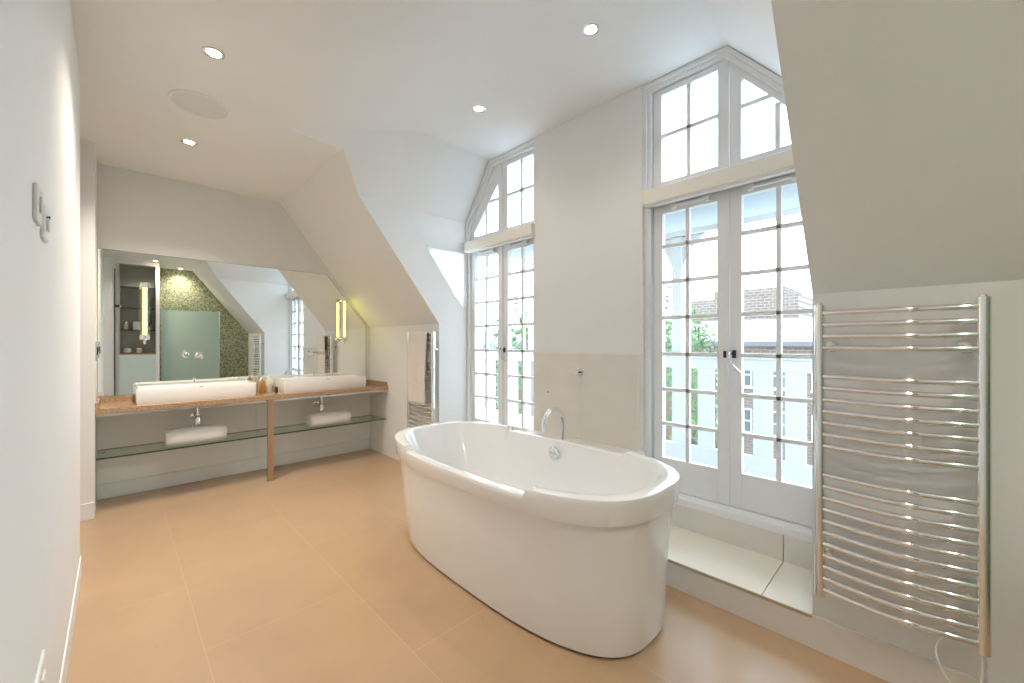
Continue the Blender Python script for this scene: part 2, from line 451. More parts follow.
for y0, y1 in ((JP0+.02, 1.7750), (1.7762, JP1)):
    g = MB(); g.box(2.438, 2.452, y0, y1, .545, 1.166); st(g.build('trim_wall_tile', M['tile'], bevel=.001))
g = MB(); g.box(2.436, 2.452, JP0+.02, JP1, 1.166, 1.176); g.box(2.436, 2.452, JP0+.012, JP0+.02, .545, 1.176)
st(g.build('trim_tile_edge', M['tiletrim'], smooth=False))

# ------------------------------------------------------------------ windows
def clip_top(y, zt, pk, zpk, slope, sg):
    """height allowed at local offset v=y*sg beyond the peak"""
    v = y*sg
    return min(zt, zpk - max(0, v-pk)*slope)
def build_window(name, yc, sg, flat, cham, pk, slope, og):
    """yc centre line, sg +1: chamfer toward +Y. local v axis = sg*(y-yc)"""
    w = empty(name, (XW, yc, 0), kind='structure')
    Z0, ZT = 0.272, ZD
    P = lambda v, z: (sg*v, z)
    zs = ZT - (cham-pk)*slope
    zf = lambda v, off=0: min(ZT-off, ZT - max(0, v-pk)*slope - off*math.sqrt(1+slope*slope))
    # outer frame
    def arch(fl, ch, z0, off):
        z_side = ZT - (ch-pk)*slope - off*math.sqrt(1+slope*slope)
        pkx = pk + (off*(math.sqrt(1+slope*slope)-1))/slope * -1
        return [P(-fl, z0), P(ch, z0), P(ch, z_side), P(pkx, ZT-off), P(-fl, ZT-off)]
    g = MB()
    g.strip(arch(flat-.045, cham-.035, Z0+.045, min(.05, og*.6)), arch(flat, cham, Z0, 0), 'x', -.05, .07)
    g.build('window_frame', M['frame'], w, bevel=.003)
    g = MB()   # raised moulding around the arch
    g.strip(arch(flat-.022, cham-.018, 2.235, .026), arch(flat, cham, 2.21, 0), 'x', -.068, -.05)
    g.build('moulding', M['frame'], w, bevel=.004)
    g = MB(); g.box(-.05, .07, min(sg*-flat, sg*cham)+.01, max(sg*-flat, sg*cham)-.01, 2.16, 2.235)
    g.build('transom_bar', M['frame'], w, bevel=.003)
    g = MB(); g.box(-.095, .02, min(sg*-flat, sg*cham)+.005, max(sg*-flat, sg*cham)-.003, Z0-.001, Z0+.038)
    g.build('threshold', M['frame'], w, bevel=.004)
    # two door leaves with 2 x 7 panes
    rowz = [.517, .735, .955, 1.18, 1.412, 1.64, 1.868, 2.08]
    for side in (-1, 1):
        ex = flat-.045 if side == -1 else cham-.012
        a, b = .004, (0.452 if side == -1 else min(ex, .452))
        L = MB()
        ys = lambda v0, v1: (min(sg*side*v0, sg*side*v1), max(sg*side*v0, sg*side*v1))
        gi, go = .064, (.397 if side == -1 else b-.052)
        X0, X1 = -.022, .022
        L.box(X0, X1, *ys(a, gi), Z0+.048, 2.158); L.box(X0, X1, *ys(go, b), Z0+.048, 2.158)
        L.box(X0, X1, *ys(gi, go), Z0+.048, rowz[0]); L.box(X0, X1, *ys(gi, go), rowz[-1], 2.158)
        mid = .240
        L.box(X0+.006, X1-.006, *ys(mid-.0115, mid+.0115), rowz[0], rowz[-1])
        for z in rowz[1:-1]: L.box(X0+.006, X1-.006, *ys(gi, go), z-.011, z+.011)
        lf = L.build('door_leaf', M['frame'], w, bevel=.002)
        G = MB(); G.box(-.003, .003, *ys(gi-.005, go+.005), rowz[0]-.005, rowz[-1]+.005)
        G.build('glass_pane', M['pane'], lf, smooth=False)
        # overhead restrictor arm
        K = MB(); y0, y1 = ys(.10, .33)
        K.box(-.050, -.030, y0, y1, 2.098, 2.112); K.box(-.052, -.022, y0, y0+.028, 2.090, 2.122); K.box(-.052, -.022, y1-.028, y1, 2.090, 2.122)
        K.build('restrictor_arm', M['frame'], lf, bevel=.002)
    # meeting strip
    g = MB(); g.box(-.030, -.022, -.004*1, .016, Z0+.05, 2.157)
    g.build('meeting_strip', M['frame'], w, bevel=.002)
    # curved lever handle
    hd = MB(); hd.box(-.034, -.022, -.038, -.018, 1.165, 1.21); hd.box(-.036, -.022, .012, .028, 1.165, 1.205)
    hb = hd.build('handle_plate', M['iron'], w, bevel=.003)
    hl = MB(); path = []
    for i in range(13):
        t = i/12; path.append((-.052 - .018*math.sin(PI*t), -.012 - .055*t*t, 1.19 - .105*t))
    hl.tube([(-.034, -.012, 1.19)] + path, [.008]+[.0075-.002*i/12 for i in range(13)], 10)
    hl.build('lever_handle', M['chrome'], hb)
    # upper lights
    zb = 2.238
    for side in (-1, 1):
        g = MB()
        gi, go = .062, (.401 if side == -1 else cham-.083)
        if side == -1:
            out = [(-.458,zb),(-.003,zb),(-.003,ZT-.052),(-.458,ZT-.052)]
            inn = [(-go,2.284),(-gi,2.284),(-gi,2.842),(-go,2.842)]
            glass = inn
            mid = -.232
            bars = [((mid-.012, 2.284), (mid+.012, 2.842))]
            hz = (-go, -gi)
        else:
            ztop = lambda v, off: min(ZT-off, ZT - max(0, v-pk)*slope - off*math.sqrt(1+slope*slope))
            e = cham-.037
            pk2 = pk
            of = min(.05, og*.6); out = [(.003,zb),(e,zb),(e,ztop(e,of)),(max(.004,pk2-.02),ZT-of-.002),(.003,ZT-of-.002)]
            zi = ztop(gi, og); zo = ztop(go, og)
            inn = [(gi,2.284),(go,2.284),(go,max(2.30,zo)),(gi+.004,ztop(gi+.004,og)),(gi,zi)]
            glass = inn
            mid = .235
            bars = [((mid-.012, 2.284), (mid+.012, ztop(mid,og)-.02))]
            # horizontal bar reaches the sloping head
            vmax = min(go, pk + (ZT - og*math.sqrt(1+slope*slope) - 2.58)/slope)
            hz = (gi, vmax)
        Q = lambda p: (sg*p[0], p[1])
        g.strip([Q(p) for p in inn], [Q(p) for p in out], 'x', -.022, .022)
        for (v0, z0), (v1, z1) in bars: g.box(-.016, .016, min(sg*v0, sg*v1), max(sg*v0, sg*v1), z0-.01, z1+.01)
        g.box(-.016, .016, min(sg*hz[0], sg*hz[1]), max(sg*hz[0], sg*hz[1]), 2.568, 2.592)
        cs = g.build('upper_casement', M['frame'], w, bevel=.002)
        G = MB(); G.prism([Q(p) for p in glass], 'x', -.003, .003); G.build('glass_pane', M['pane'], cs, smooth=False)
    return w
build_window('window_1', 2.681, 1, .446, .487, .13, 1.40, .125)
build_window('window_2', 0.786, -1, .505, .459, .003, 1.165, .078)

# side window in the far cheek
sw = empty('window_3', (0, YF+.05, 0), kind='structure')
def inset(T, d):
    c = (sum(p[0] for p in T)/3, sum(p[1] for p in T)/3)
    return [(c[0]+(p[0]-c[0])*d, c[1]+(p[1]-c[1])*d) for p in T]
g = MB(); g.strip(inset(T, .97), inset(T, 1.18), 'y', 0, .03); g.build('window_frame', M['frame'], sw, smooth=False)
g = MB(); g.prism(inset(T, 1.0), 'y', .012, .016); g.build('glass_pane', M['pane'], sw, smooth=False)
g = MB(); g.box(2.02, 2.47, YF-.012, YF, 2.120, 2.150); g.box(2.434, 2.468, YF-.012, YF, 1.60, 2.12)
st(g.build('trim_side_window', M['frame'], bevel=.003))

# blind cassettes
def cassette(y0, y1, label):
    r = empty('blind_cassette', (2.41, y0, 2.13), label=label, cat='blind', group=None)
    g = MB(); L = y1-y0
    g.prism([(0,.004),(.0,.088),(.012,.094),(.068,.094),(.068,.0),(.010,.0)], 'y', 0, L); g.build('cassette_box', M['cream'], r, bevel=.003)
    g = MB(); g.box(.012, .055, .01, L-.01, -.012, .001); g.build('bottom_rail', M['frame'], r, bevel=.003)
    for y in (-.008, L-.002):
        g = MB(); g.box(-.002, .068, y, y+.010, -.004, .096); g.build('end_cap', M['cream'], r, bevel=.002)
    return r
cassette(2.245, 3.115, 'cream roller blind box above the glazed doors of the farther window')
cassette(.345, 1.262, 'cream roller blind box above the glazed doors of the nearer, larger-looking window')

# ------------------------------------------------------------------ bathtub
def superring(a, b, n, cnt=200):
    pts = []
    for k in range(cnt):
        t = 2*PI*k/cnt; c, s_ = math.cos(t), math.sin(t)
        pts.append((a*math.copysign(abs(c)**(2/n), c), b*math.copysign(abs(s_)**(2/n), s_)))
    return pts
def resample(pts, cnt):
    L = [0]; n = len(pts)
    for i in range(n): L.append(L[-1] + math.dist(pts[i], pts[(i+1) % n]))
    tot = L[-1]; out = []; j = 0
    for k in range(cnt):
        d = tot*k/cnt
        while L[j+1] < d: j += 1
        f_ = (d-L[j])/(L[j+1]-L[j]); a, b = pts[j], pts[(j+1) % n]
        out.append((a[0]+(b[0]-a[0])*f_, a[1]+(b[1]-a[1])*f_))
    return out
bt = empty('bathtub', (1.603, 1.633, 0), R(-0.6), 'white double-ended freestanding bathtub with scooped sides in the middle of the floor', 'bathtub')
CN = 640
def drop(y):  # scooped sides between the raised ends
    return .030*(sm((y+.505)/.010)*sm((.44-y)/.010))
prof = [ # a, b, z, follows drop
 (.333,.822,.012,0), (.347,.838,.014,0), (.350,.841,.03,0), (.376,.850,.20,0), (.399,.857,.38,0), (.4235,.876,.552,0), (.4245,.8765,.5545,0),
 (.437,.888,.557,0), (.4395,.8905,.561,0), (.4465,.897,.63,.6), (.4475,.898,.650,1), (.4445,.896,.659,1), (.438,.890,.662,1),
 (.400,.832,.662,1), (.394,.825,.659,1), (.390,.819,.648,1), (.380,.79,.60,.6), (.362,.74,.50,.2), (.335,.67,.38,0), (.300,.60,.27,0), (.262,.53,.205,0), (.20,.44,.178,0), (.11,.26,.168,0), (.03,.07,.166,0)]
g = MB(); rings = []
for a, b, z, dr in prof:
    pts = resample(superring(a, b, 2.9, 1200), CN)
    rings.append([g.bm.verts.new((x, y, z - dr*drop(y))) for x, y in pts])
for i in range(len(rings)-1):
    for k in range(CN): g.bm.faces.new((rings[i][k], rings[i][(k+1)%CN], rings[i+1][(k+1)%CN], rings[i+1][k]))
g.bm.faces.new(rings[0][::-1]); g.bm.faces.new(rings[-1])
g.build('tub_shell', M['acrylic'], bt, angle=28)
g = MB(); pts = resample(superring(.322, .80, 2.9, 1200), 120); g.prism(pts, 'z', 0.0, .014); g.build('base_shadow_gap', M['dark'], bt)  # inset black slab: the shadow gap under the tub, painted dark
g = MB(); g.lathe([(.043,0),(.043,-.006),(.038,-.013),(.010,-.016),(.001,-.016)], (.366,-.0,.560), 'x', 32)
ov = g.build('overflow_cover', M['chrome'], bt)
g = MB(); g.box(.345,.352,-.028,.028,.556,.566); g.build('overflow_slot', M['chrome_soft'], ov, bevel=.001)
g = MB(); g.lathe([(.035,.0),(.035,.004),(.02,.008),(.001,.009)], (0,0,.166)); g.build('drain_plug', M['chrome'], bt)

# bath spout on the tiled ledge
sp = empty('bath_spout', (2.235, 1.77, .545), 0, 'chrome swan-neck bath spout standing on the ledge behind the bathtub', 'tap')
g = MB(); g.lathe([(.028,0),(.028,.008),(.02,.014),(.013,.016)], (0,0,0)); g.build('base_ring', M['chrome'], sp)
g = MB(); path = [(0,0,.01),(0,0,.08),(0,0,.14)]
for i in range(1, 21):
    a = PI*i/20*1.02; path.append((-.112+.112*math.cos(a), -.01*i/20, .14+.115*math.sin(a)))
path.append((-.226,-.012,.112))
g.tube(path, .0145, 16); g.build('neck', M['chrome'], sp)
# wall control
ct = empty('bath_mixer_control', (2.438, 1.776, 1.036), 0, 'small round chrome bath control on the tiles above the spout', 'tap')
g = MB(); g.lathe([(.031,0),(.031,-.010),(.026,-.014),(.024,-.050),(.021,-.056),(.001,-.056)], (0,0,0), 'x', 28); g.build('control_body', M['chrome'], ct)
g = MB(); g.tube([(-.040,0,0),(-.046,-.045,.004)], [.008,.006], 10); g.build('control_pin', M['iron'], ct)
sc = MB(); sc.lathe([(.006,0),(.006,-.004),(.001,-.005)], (2.438, 2.08, .865), 'x', 16)
tag(sc.build('wall_plug', M['iron']), 'tiny dark fixing hole plug in the tiles left of the spout', 'fixing')

# ------------------------------------------------------------------ ladder radiators
def radiator(name, loc, label):
    """local: y from -.435 (near post) to 0 (far post), x<0 toward the room, z up from floor"""
    r = empty(name, loc, 0, label, 'towel radiator')
    W = .42
    for y in (0, -W):
        g = MB()
        pr = []
        for i in range(13):
            a = -PI/2 + PI*i/12; pr.append((-.006-.016*math.cos(a), y+.017*math.sin(a)))
        pr += [(.014, y+.017), (.014, y-.017)]
        g.prism(pr, 'z', .262, 1.398)
        p = g.build('upright', M['chrome'], r, bevel=.0015)
        g = MB(); g.lathe([(.010,0),(.010,.006),(.004,.009),(.001,.009)], (0,y,1.398), 'z', 16); g.build('end_plug', M['chrome'], p)
    k = 1.576/405
    yl = [313,324.8,336.3,347.7] + [376.3+11.55*i for i in range(7)] + [474.5+11.48*i for i in range(11)]
    for yy in yl:
        z = 1.25-(yy-343)*k
        g = MB()
        g.tube([(-.004 - .034*math.sin(PI*(.03+.94*i/16))**1, -W*(.02+.96*i/16), z) for i in range(17)], .0108, 12)
        g.build('rail', M['chrome'], r)
    for (y, z) in ((-.03, 1.235), (-W+.035, 1.235), (-.03, .435), (-W+.035, .435)):
        g = MB(); g.tube([(.064,y,z),(-.012,y,z)], .009, 12); g.lathe([(.022,.064),(.022,.058),(.012,.05)], (0,y,z), 'x', 20); g.lathe([(.010,-.020),(.011,-.014),(.009,.0)], (0,y,z), 'x', 20)
        g.build('wall_bracket', M['chrome'], r)
    return r
rad1 = radiator('towel_radiator', (1.978, .290, 0), 'large chrome ladder towel radiator with bowed rails on the right wall beside the window')
rad2 = copy_tree(rad1); rad2.location = (2.088, 3.592, -.045)
rad2['label'] = 'chrome ladder towel radiator on the far side wall with a towel hung over it'
cab = MB()
pts = [(1.978,-.128,.262),(1.975,-.128,.235),(1.972,-.128,.20),(1.965,-.122,.15),(1.955,-.100,.115),(1.95,-.075,.115),(1.95,-.05,.145),(1.955,-.028,.19),(1.965,-.022,.225),(1.985,-.035,.255),(2.005,-.06,.27),(2.03,-.075,.275)]
def smoothpath(p, it=2):
    p = [Vector(v) for v in p]
    for _ in range(it):
        q = [p[0]]
        for a, b in zip(p, p[1:]): q += [a*.75+b*.25, a*.25+b*.75]
        p = q + [p[-1]]
    return p
cab.tube(smoothpath(pts), .0035, 8)
tag(cab.build('power_cable', M['plastic']), 'white flex looping below the large right-hand towel radiator', 'cable')

# hand towel over the far radiator
g = MB()
ny, nz = 14, 34
x_out, x_in = -.030, .020
def twl(s_, v):
    # s_ along towel: outside bottom -> over top rail -> inside bottom
    Lo, Li = .655, .30
    yy = -.035 - .30*v
    if s_ < Lo: z = 1.382-(Lo-s_); x = -.058-.006*math.sin(v*9+s_*5)-.012*math.sin(PI*v)
    elif s_ < Lo+.05:
        t = (s_-Lo)/.05*PI; x = -.034-.026*math.cos(t)-.012*math.sin(PI*v); z = 1.382+.016*math.sin(t)
    else: z = 1.382-(s_-Lo-.05); x = -.010
    return (x, yy+.012*math.sin(s_*7), z)
S_ = 1.0
grid = [[g.bm.verts.new(twl(S_*i/nz, j/ny)) for j in range(ny+1)] for i in range(nz+1)]
for i in range(nz):
    for j in range(ny): g.bm.faces.new((grid[i][j], grid[i+1][j], grid[i+1][j+1], grid[i][j+1]))
tw = g.build('hanging_towel', M['towel2']); tw.location = (2.088, 3.545, -.045)
sd = tw.modifiers.new('thick', 'SOLIDIFY'); sd.thickness = .009; sd.offset = 0
tag(tw, 'cream towel hung over the top of the far ladder radiator', 'towel')

# ------------------------------------------------------------------ vanity
wt = empty('vanity_worktop', (0, 0, .735), 0, 'long brown speckled stone worktop across the alcove carrying both basins', 'worktop')
g = MB(); g.box(-.104, XKF-.001, 4.150, YV-.001, 0, .040); g.build('stone_slab', M['granite'], wt, bevel=.003)
g = MB(); g.box(-.104, XKF-.001, YV-.022, YV-.001, .040, .082); g.box(-.104, -.086, 4.175, YV-.022, .040, .082); g.box(XKF-.019, XKF-.001, 4.175, YV-.022, .040, .082)
g.build('upstand', M['granite'], wt, bevel=.002)
g = MB(); g.box(-.10, XKF-.004, 4.19, 4.205, -.022, 0); g.build('support_rail', M['chrome_soft'], wt, smooth=False)
lg = MB(); lg.box(.985, 1.030, 4.152, 4.186, .004, .735)
lo = lg.build('leg', M['copper'], wt, bevel=.002); lo.location = (0,0,-.735)
lg = MB(); lg.box(.975, 1.040, 4.144, 4.194, 0, .005); fo = lg.build('foot_plate', M['chrome_soft'], lo, bevel=.001)

# glass shelf below
sh = empty('glass_shelf', (0, 0, .402), 0, 'long green-edged glass shelf under the vanity worktop', 'shelf')
g = MB(); g.box(-.100, XKF-.006, 4.194, 4.53, 0, .010); g.build('glass_plate', M['shelfglass'], sh, smooth=False)
g = MB(); g.box(-.100, XKF-.006, 4.190, 4.194, -.0005, .0105); g.box(-.100, XKF-.006, 4.53, 4.5325, 0, .010); g.build('polished_edge', M['glassedge'], sh, smooth=False)
for x, y in ((-.105,4.26),(-.105,4.46),(XKF,4.26),(XKF,4.46),(.985,4.50)):
    g = MB()
    if x < 0.5: g.tube([(x,y,-.006),(x+.05,y,-.006)], .007, 10)
    elif x > 2: g.tube([(x,y,-.006),(x-.05,y,-.006)], .007, 10)
    else: g.tube([(x,YV,-.007),(x,y,-.007)], .007, 10)
    g.build('shelf_pin', M['chrome'], sh)

# basins
def basin(x0, label):
    r = empty('basin', (x0, 4.235, .775), 0, label, 'basin', 'vessel basins on the vanity worktop')
    W, D, H = .80, .345, .120
    g = MB()
    def ring(m0, m1, mb, z, rad, n=6):
        pts = []
        xa, xb, ya_, yb_ = m0, W-m0, m1, D-mb
        for cx_, cy_, a0 in ((xb-rad, yb_-rad, 0), (xa+rad, yb_-rad, 90), (xa+rad, ya_+rad, 180), (xb-rad, ya_+rad, 270)):
            for i in range(n+1):
                a = R(a0+90*i/n); pts.append((cx_+rad*math.cos(a), cy_+rad*math.sin(a), z))
        return [g.bm.verts.new(p) for p in pts]
    rs = [ring(.006,.006,.006,0,.008), ring(.001,.001,.001,.02,.01), ring(0,0,0,H-.005,.01), ring(.003,.003,.003,H,.009),
          ring(.014,.014,.075,H,.008), ring(.018,.018,.079,H-.004,.008), ring(.03,.03,.09,.06,.02), ring(.06,.05,.11,.030,.03), ring(.20,.12,.16,.024,.03)]
    for a, b in zip(rs, rs[1:]):
        n = len(a)
        for k in range(n): g.bm.faces.new((a[k], a[(k+1)%n], b[(k+1)%n], b[k]))
    g.bm.faces.new(rs[0][::-1]); g.bm.faces.new(rs[-1])
    g.build('bowl', M['ceramic'], r, angle=40)
    g = MB(); g.lathe([(.022,0),(.022,.003),(.005,.005),(.001,.005)], (W/2,.13,.025)); g.build('waste', M['chrome'], r)
    g = MB(); g.lathe([(.008,0),(.008,.006),(.0035,.008),(.0035,.022),(.009,.026),(.010,.034),(.006,.040),(.001,.041)], (W/2,D-.035,H)); g.build('pop_up_knob', M['chrome'], r)
    g = MB(); g.box(W/2-.012, W/2+.012, -.001, .002, H-.012, H-.008); g.build('maker_mark', M['iron'], r, smooth=False)
    return r
b1 = basin(.112, 'white rectangular ceramic vessel basin nearer the left wall')
b2 = copy_tree(b1); b2.location = (1.142, 4.235, .775); b2['label'] = 'white rectangular ceramic vessel basin at the right end of the worktop'

# wall taps through the mirror
YM = YV - .007
def walltap(x, label):
    r = empty('wall_tap', (x, YM, 1.145), 0, label, 'tap', 'wall taps over the basins')
    g = MB(); g.lathe([(.026,0),(.026,-.006),(.018,-.009),(.016,-.050),(.001,-.051)], (-.055,0,0), 'y', 28); k = g.build('lever_body', M['chrome'], r)
    g = MB(); g.tube([(-.055,-.045,.0),(-.062,-.060,.03),(-.066,-.066,.048)], [.005,.005,.004], 10); g.build('lever', M['chrome'], k)
    g = MB(); g.lathe([(.026,0),(.026,-.006),(.016,-.009),(.014,-.02),(.001,-.021)], (.04,0,0), 'y', 28); g.build('spout_rose', M['chrome'], r)
    g = MB(); g.tube(smoothpath([(.04,-.01,0),(.04,-.08,0),(.04,-.155,.0),(.04,-.178,-.006),(.04,-.182,-.035)]), .010, 14); g.build('spout', M['chrome'], r)
    return r
t1 = walltap(.500, 'chrome wall-mounted tap above the left-hand basin')
t2 = copy_tree(t1); t2.location = (1.535, YM, 1.145); t2['label'] = 'chrome wall-mounted tap above the right-hand basin'

# mirror with a clipped corner
g = MB(); g.prism([(-.103,.822),(2.103,.822),(2.103,1.452),(1.660,2.003),(-.103,2.003)], 'y', YM, YV-.004)
mo = g.build('wall_mirror', M['mirror'], smooth=False)
mr = empty('vanity_mirror', (0,0,0), 0, 'wide frameless wall mirror with one corner cut along the slope', 'mirror')
mo.name = 'mirror_plate'; mo.parent = mr
g = MB(); g.strip([(-.101,.824),(2.101,.824),(2.101,1.4515),(1.6592,2.001),(-.101,2.001)], [(-.103,.822),(2.104,.822),(2.104,1.4525),(1.6605,2.004),(-.103,2.004)], 'y', YM-.0008, YV-.003)
g.build('mirror_edge', pbr('mirror_edge_green', (.30,.33,.22), .3), mr, smooth=False)

# yellow tube lamps on the mirror
def lamp(x, label):
    r = empty('wall_lamp', (x, YM, 1.275), 0, label, 'wall lamp', 'yellow tube lamps on the mirror')
    H = .475; yo = -.095
    for z0, z1 in ((0,.045),(H-.045,H)):
        g = MB(); g.lathe([(.022,z0),(.029,z0+.006),(.029,z1-.006),(.022,z1)], (0,yo,0), 'z', 28); g.build('end_cap', M['chrome_soft'], r)
    g = MB(); g.lathe([(.029,.04),(.029,H-.04)], (0,yo,0), 'z', 32, cap=False)
    g.build('glass_tube', M['tubeglass'], r)
    g = MB(); g.lathe([(.0105,.04),(.0105,H-.04)], (0,yo,0), 'z', 24); g.build('glowing_tube', M['yellow'], r)
    for z in (.022, H-.022):
        g = MB(); g.tube([(0,0,z),(0,yo,z)], .008, 10); g.build('bracket', M['chrome_soft'], r)
    g = MB(); g.lathe([(.007,-.032),(.007,0)], (0,yo,0), 'z', 12); g.build('finial', M['chrome_soft'], r)
    return r
l1 = lamp(.176, 'yellow glowing tube lamp on the left part of the mirror')
l2 = copy_tree(l1); l2.location = (1.815, YM, 1.275); l2['label'] = 'yellow glowing tube lamp at the sloping right corner of the mirror'

# waste traps under the worktop
def trap(x, label):
    r = empty('bottle_trap', (x, 4.43, .52), 0, label, 'waste trap', 'basin traps under the worktop')
    g = MB(); g.lathe([(.012,.20),(.012,.11)], (0,0,0)); g.build('tailpiece', M['chrome'], r)
    g = MB(); g.lathe([(.020,.0),(.026,.008),(.026,.085),(.020,.095),(.018,.115),(.012,.118)], (0,0,0)); g.build('trap_cup', M['chrome'], r)
    g = MB(); g.tube([(0,0,.075),(0,YV-4.43,.075)], .014, 14); g.lathe([(.032,YV-4.43),(.032,YV-4.43-.008),(.015,YV-4.43-.012)], (0,0,.075), 'y', 24); g.build('outlet_pipe', M['chrome'], r)
    return r
p1 = trap(.512, 'chrome bottle trap below the left-hand basin')
p2 = copy_tree(p1); p2.location = (1.545, 4.43, .52); p2['label'] = 'chrome bottle trap below the right-hand basin'

# folded towels on the shelf
def folded(x, w, h, label, rz=0):
    g = MB(); d = .20
    pts = []
    def prof_(i, n):
        t = 2*PI*i/n; c_, s_ = math.cos(t), math.sin(t)
        return (d/2*math.copysign(abs(c_)**.55, c_), h/2 + h/2*math.copysign(abs(s_)**.6, s_))
    n = 40; rings = []
    for j in range(21):
        u = -1 + 2*j/20; k = 1 - .16*abs(u)**10
        rings.append([g.bm.verts.new((u*w/2*(1+.0), prof_(i,n)[0]*k, h/2+(prof_(i,n)[1]-h/2)*k + .002*math.sin(u*6+i))) for i in range(n)])
    for a, b in zip(rings, rings[1:]):
        for i in range(n): g.bm.faces.new((a[i], a[(i+1)%n], b[(i+1)%n], b[i]))
    g.bm.faces.new(rings[0][::-1]); g.bm.faces.new(rings[-1])
    o = g.build('folded_towel', M['towel'], angle=60, bevel=.006); o.location = (x, 4.31, .4126); o.rotation_euler = (0,0,rz)
    tag(o, label, 'towel', 'folded white towels on the glass shelf')
    return o
folded(.487, .405, .130, 'thick folded white towel on the glass shelf below the left-hand basin')
folded(1.572, .395, .128, 'folded white towel on the glass shelf below the right-hand basin')

# toiletries between the basins
def bottle(name, x, y, r_, h, m, capm, label):
    o = empty(name, (x, y, .775), 0, label, 'bottle')
    g = MB(); g.lathe([(r_*.9,0),(r_,.004),(r_,h*.7),(r_*.75,h*.78),(r_*.38,h*.82),(r_*.38,h*.86)]); g.build('bottle_body', m, o)
    g = MB(); g.lathe([(r_*.45,h*.85),(r_*.45,h*.98),(r_*.35,h),(.001,h)]); g.build('bottle_cap', capm, o)
    return o
bottle('toiletry_bottle', .985, 4.36, .024, .150, M['amber'], M['chrome_soft'], 'amber toiletry bottle between the two basins')
bottle('toiletry_bottle', 1.055, 4.41, .022, .165, M['clearplastic'], M['plastic'], 'pale toiletry bottle beside the amber one, nearer the right basin')
bottle('toiletry_bottle', 1.00, 4.47, .020, .175, M['clearplastic'], M['chrome_soft'], 'tall pale bottle standing behind the amber one at the mirror')
bottle('toiletry_bottle', 1.095, 4.33, .014, .070, M['iron'], M['plastic'], 'tiny dark bottle against the left side of the right basin')
# little glass ornament on basin rim
# ------------------------------------------------------------------ switches and sockets
def plate(name, loc, axis, w, h, label, cat, chrome=False, rocker=True):
    r = empty(name, loc, 0, label, cat)
    m_ = M['chrome_soft'] if chrome else M['plastic']
    g = MB(); g.box(0, .008, -w/2, w/2, -h/2, h/2); g.build('face_plate', m_, r, bevel=.003)
    g = MB(); g.box(.008, .013, -w*.16, w*.16, -h*.22, h*.22); g.build('rocker' if rocker else 'socket_insert', m_ if not chrome else M['iron'], r, bevel=.002)
    return r
plate('light_switch', (XL, 1.465, 1.575), 'x', .085, .085, 'white light switch plate high on the left wall, nearer the room corner behind', 'switch')
th = plate('thermostat', (XL, 1.60, 1.560), 'x', .085, .085, 'white thermostat plate on the left wall just beyond the light switch', 'thermostat')
g = MB(); g.lathe([(.004,.008),(.004,.014),(.001,.015)], (0,-.01,.015), 'x', 16); g.build('sensor_dial', M['iron'], th)
plate('wall_socket', (XL, 1.50, .425), 'x', .15, .088, 'white power socket low on the left wall', 'socket', rocker=False)
plate('shaver_socket', (-.105, 4.25, 1.19), 'x', .085, .14, 'chrome shaver socket on the left side of the vanity alcove', 'socket', chrome=True)
plate('alcove_switch', (-.105, 4.42, 1.20), 'x', .085, .085, 'chrome switch plate in the alcove beside the mirror edge', 'switch', chrome=True)

# ------------------------------------------------------------------ ceiling fittings
def downlight(x, y, z, label):
    r = empty('downlight', (x, y, z), 0, label, 'downlight', 'recessed ceiling downlights')
    g = MB(); g.lathe([(.047,0),(.047,-.003),(.038,-.006),(.030,-.002),(.030,0)], (0,0,0), 'z', 32, cap=False); g.build('bezel', M['chrome_soft'], r)
    g = MB(); g.lathe([(.030,-.001),(.030,-.0025),(.001,-.0035)], (0,0,0), 'z', 28); g.build('lamp_face', M['bulb'], r)
    ld = bpy.data.lights.new('beam', 'SPOT'); ld.energy = DOWNLIGHT_W; ld.color = WARM; ld.spot_size = R(125); ld.spot_blend = .9; ld.shadow_soft_size = .03
    lo_ = bpy.data.objects.new('beam', ld); COL.objects.link(lo_); lo_.parent = r; lo_.location = (0,0,-.012)
    return r
d0 = downlight(.347, 2.455, ZC, 'recessed downlight lit in the main ceiling between speaker and camera')
for x, y, z, lb in ((.374, 3.666, ZC, 'recessed downlight lit in the main ceiling nearest the vanity'),
                    (1.82, 1.255, ZD-.001, 'recessed downlight lit above the near half of the bathtub'),
                    (1.86, 2.24, ZD-.001, 'recessed downlight lit above the far half of the bathtub by the farther window'),
                    (.50, -.18, ZC, 'recessed downlight seen in the mirror in front of the shelf niche'),
                    (.90, -.85, ZC, 'recessed downlight seen in the mirror over the green mosaic')):
    d = copy_tree(d0); d.location = (x, y, z); d['label'] = lb
    if x > 1.5:      # the two lamps over the bath are dimmed
        for ch in d.children:
            if ch.type == 'LIGHT': ch.data = ch.data.copy(); ch.data.energy = DOWNLIGHT_W * .22
    elif y < 0:
        for ch in d.children:
            if ch.type == 'LIGHT': ch.data = ch.data.copy(); ch.data.energy = DOWNLIGHT_W * .75
    elif y > 3:
        for ch in d.children:
            if ch.type == 'LIGHT': ch.data = ch.data.copy(); ch.data.energy = DOWNLIGHT_W * 2.1
spk = empty('ceiling_speaker', (.363, 3.05, ZC), 0, 'flat round white speaker grille in the main ceiling', 'speaker')
g = MB(); g.lathe([(.150,0),(.150,-.004),(.146,-.007),(.136,-.007),(.134,-.004),(.134,0)], seg=48, cap=False); g.build('rim', M['plastic'], spk)
g = MB(); g.lathe([(.134,-.001),(.134,-.0035),(.001,-.004)], seg=48); g.build('grille', M['grille'], spk)

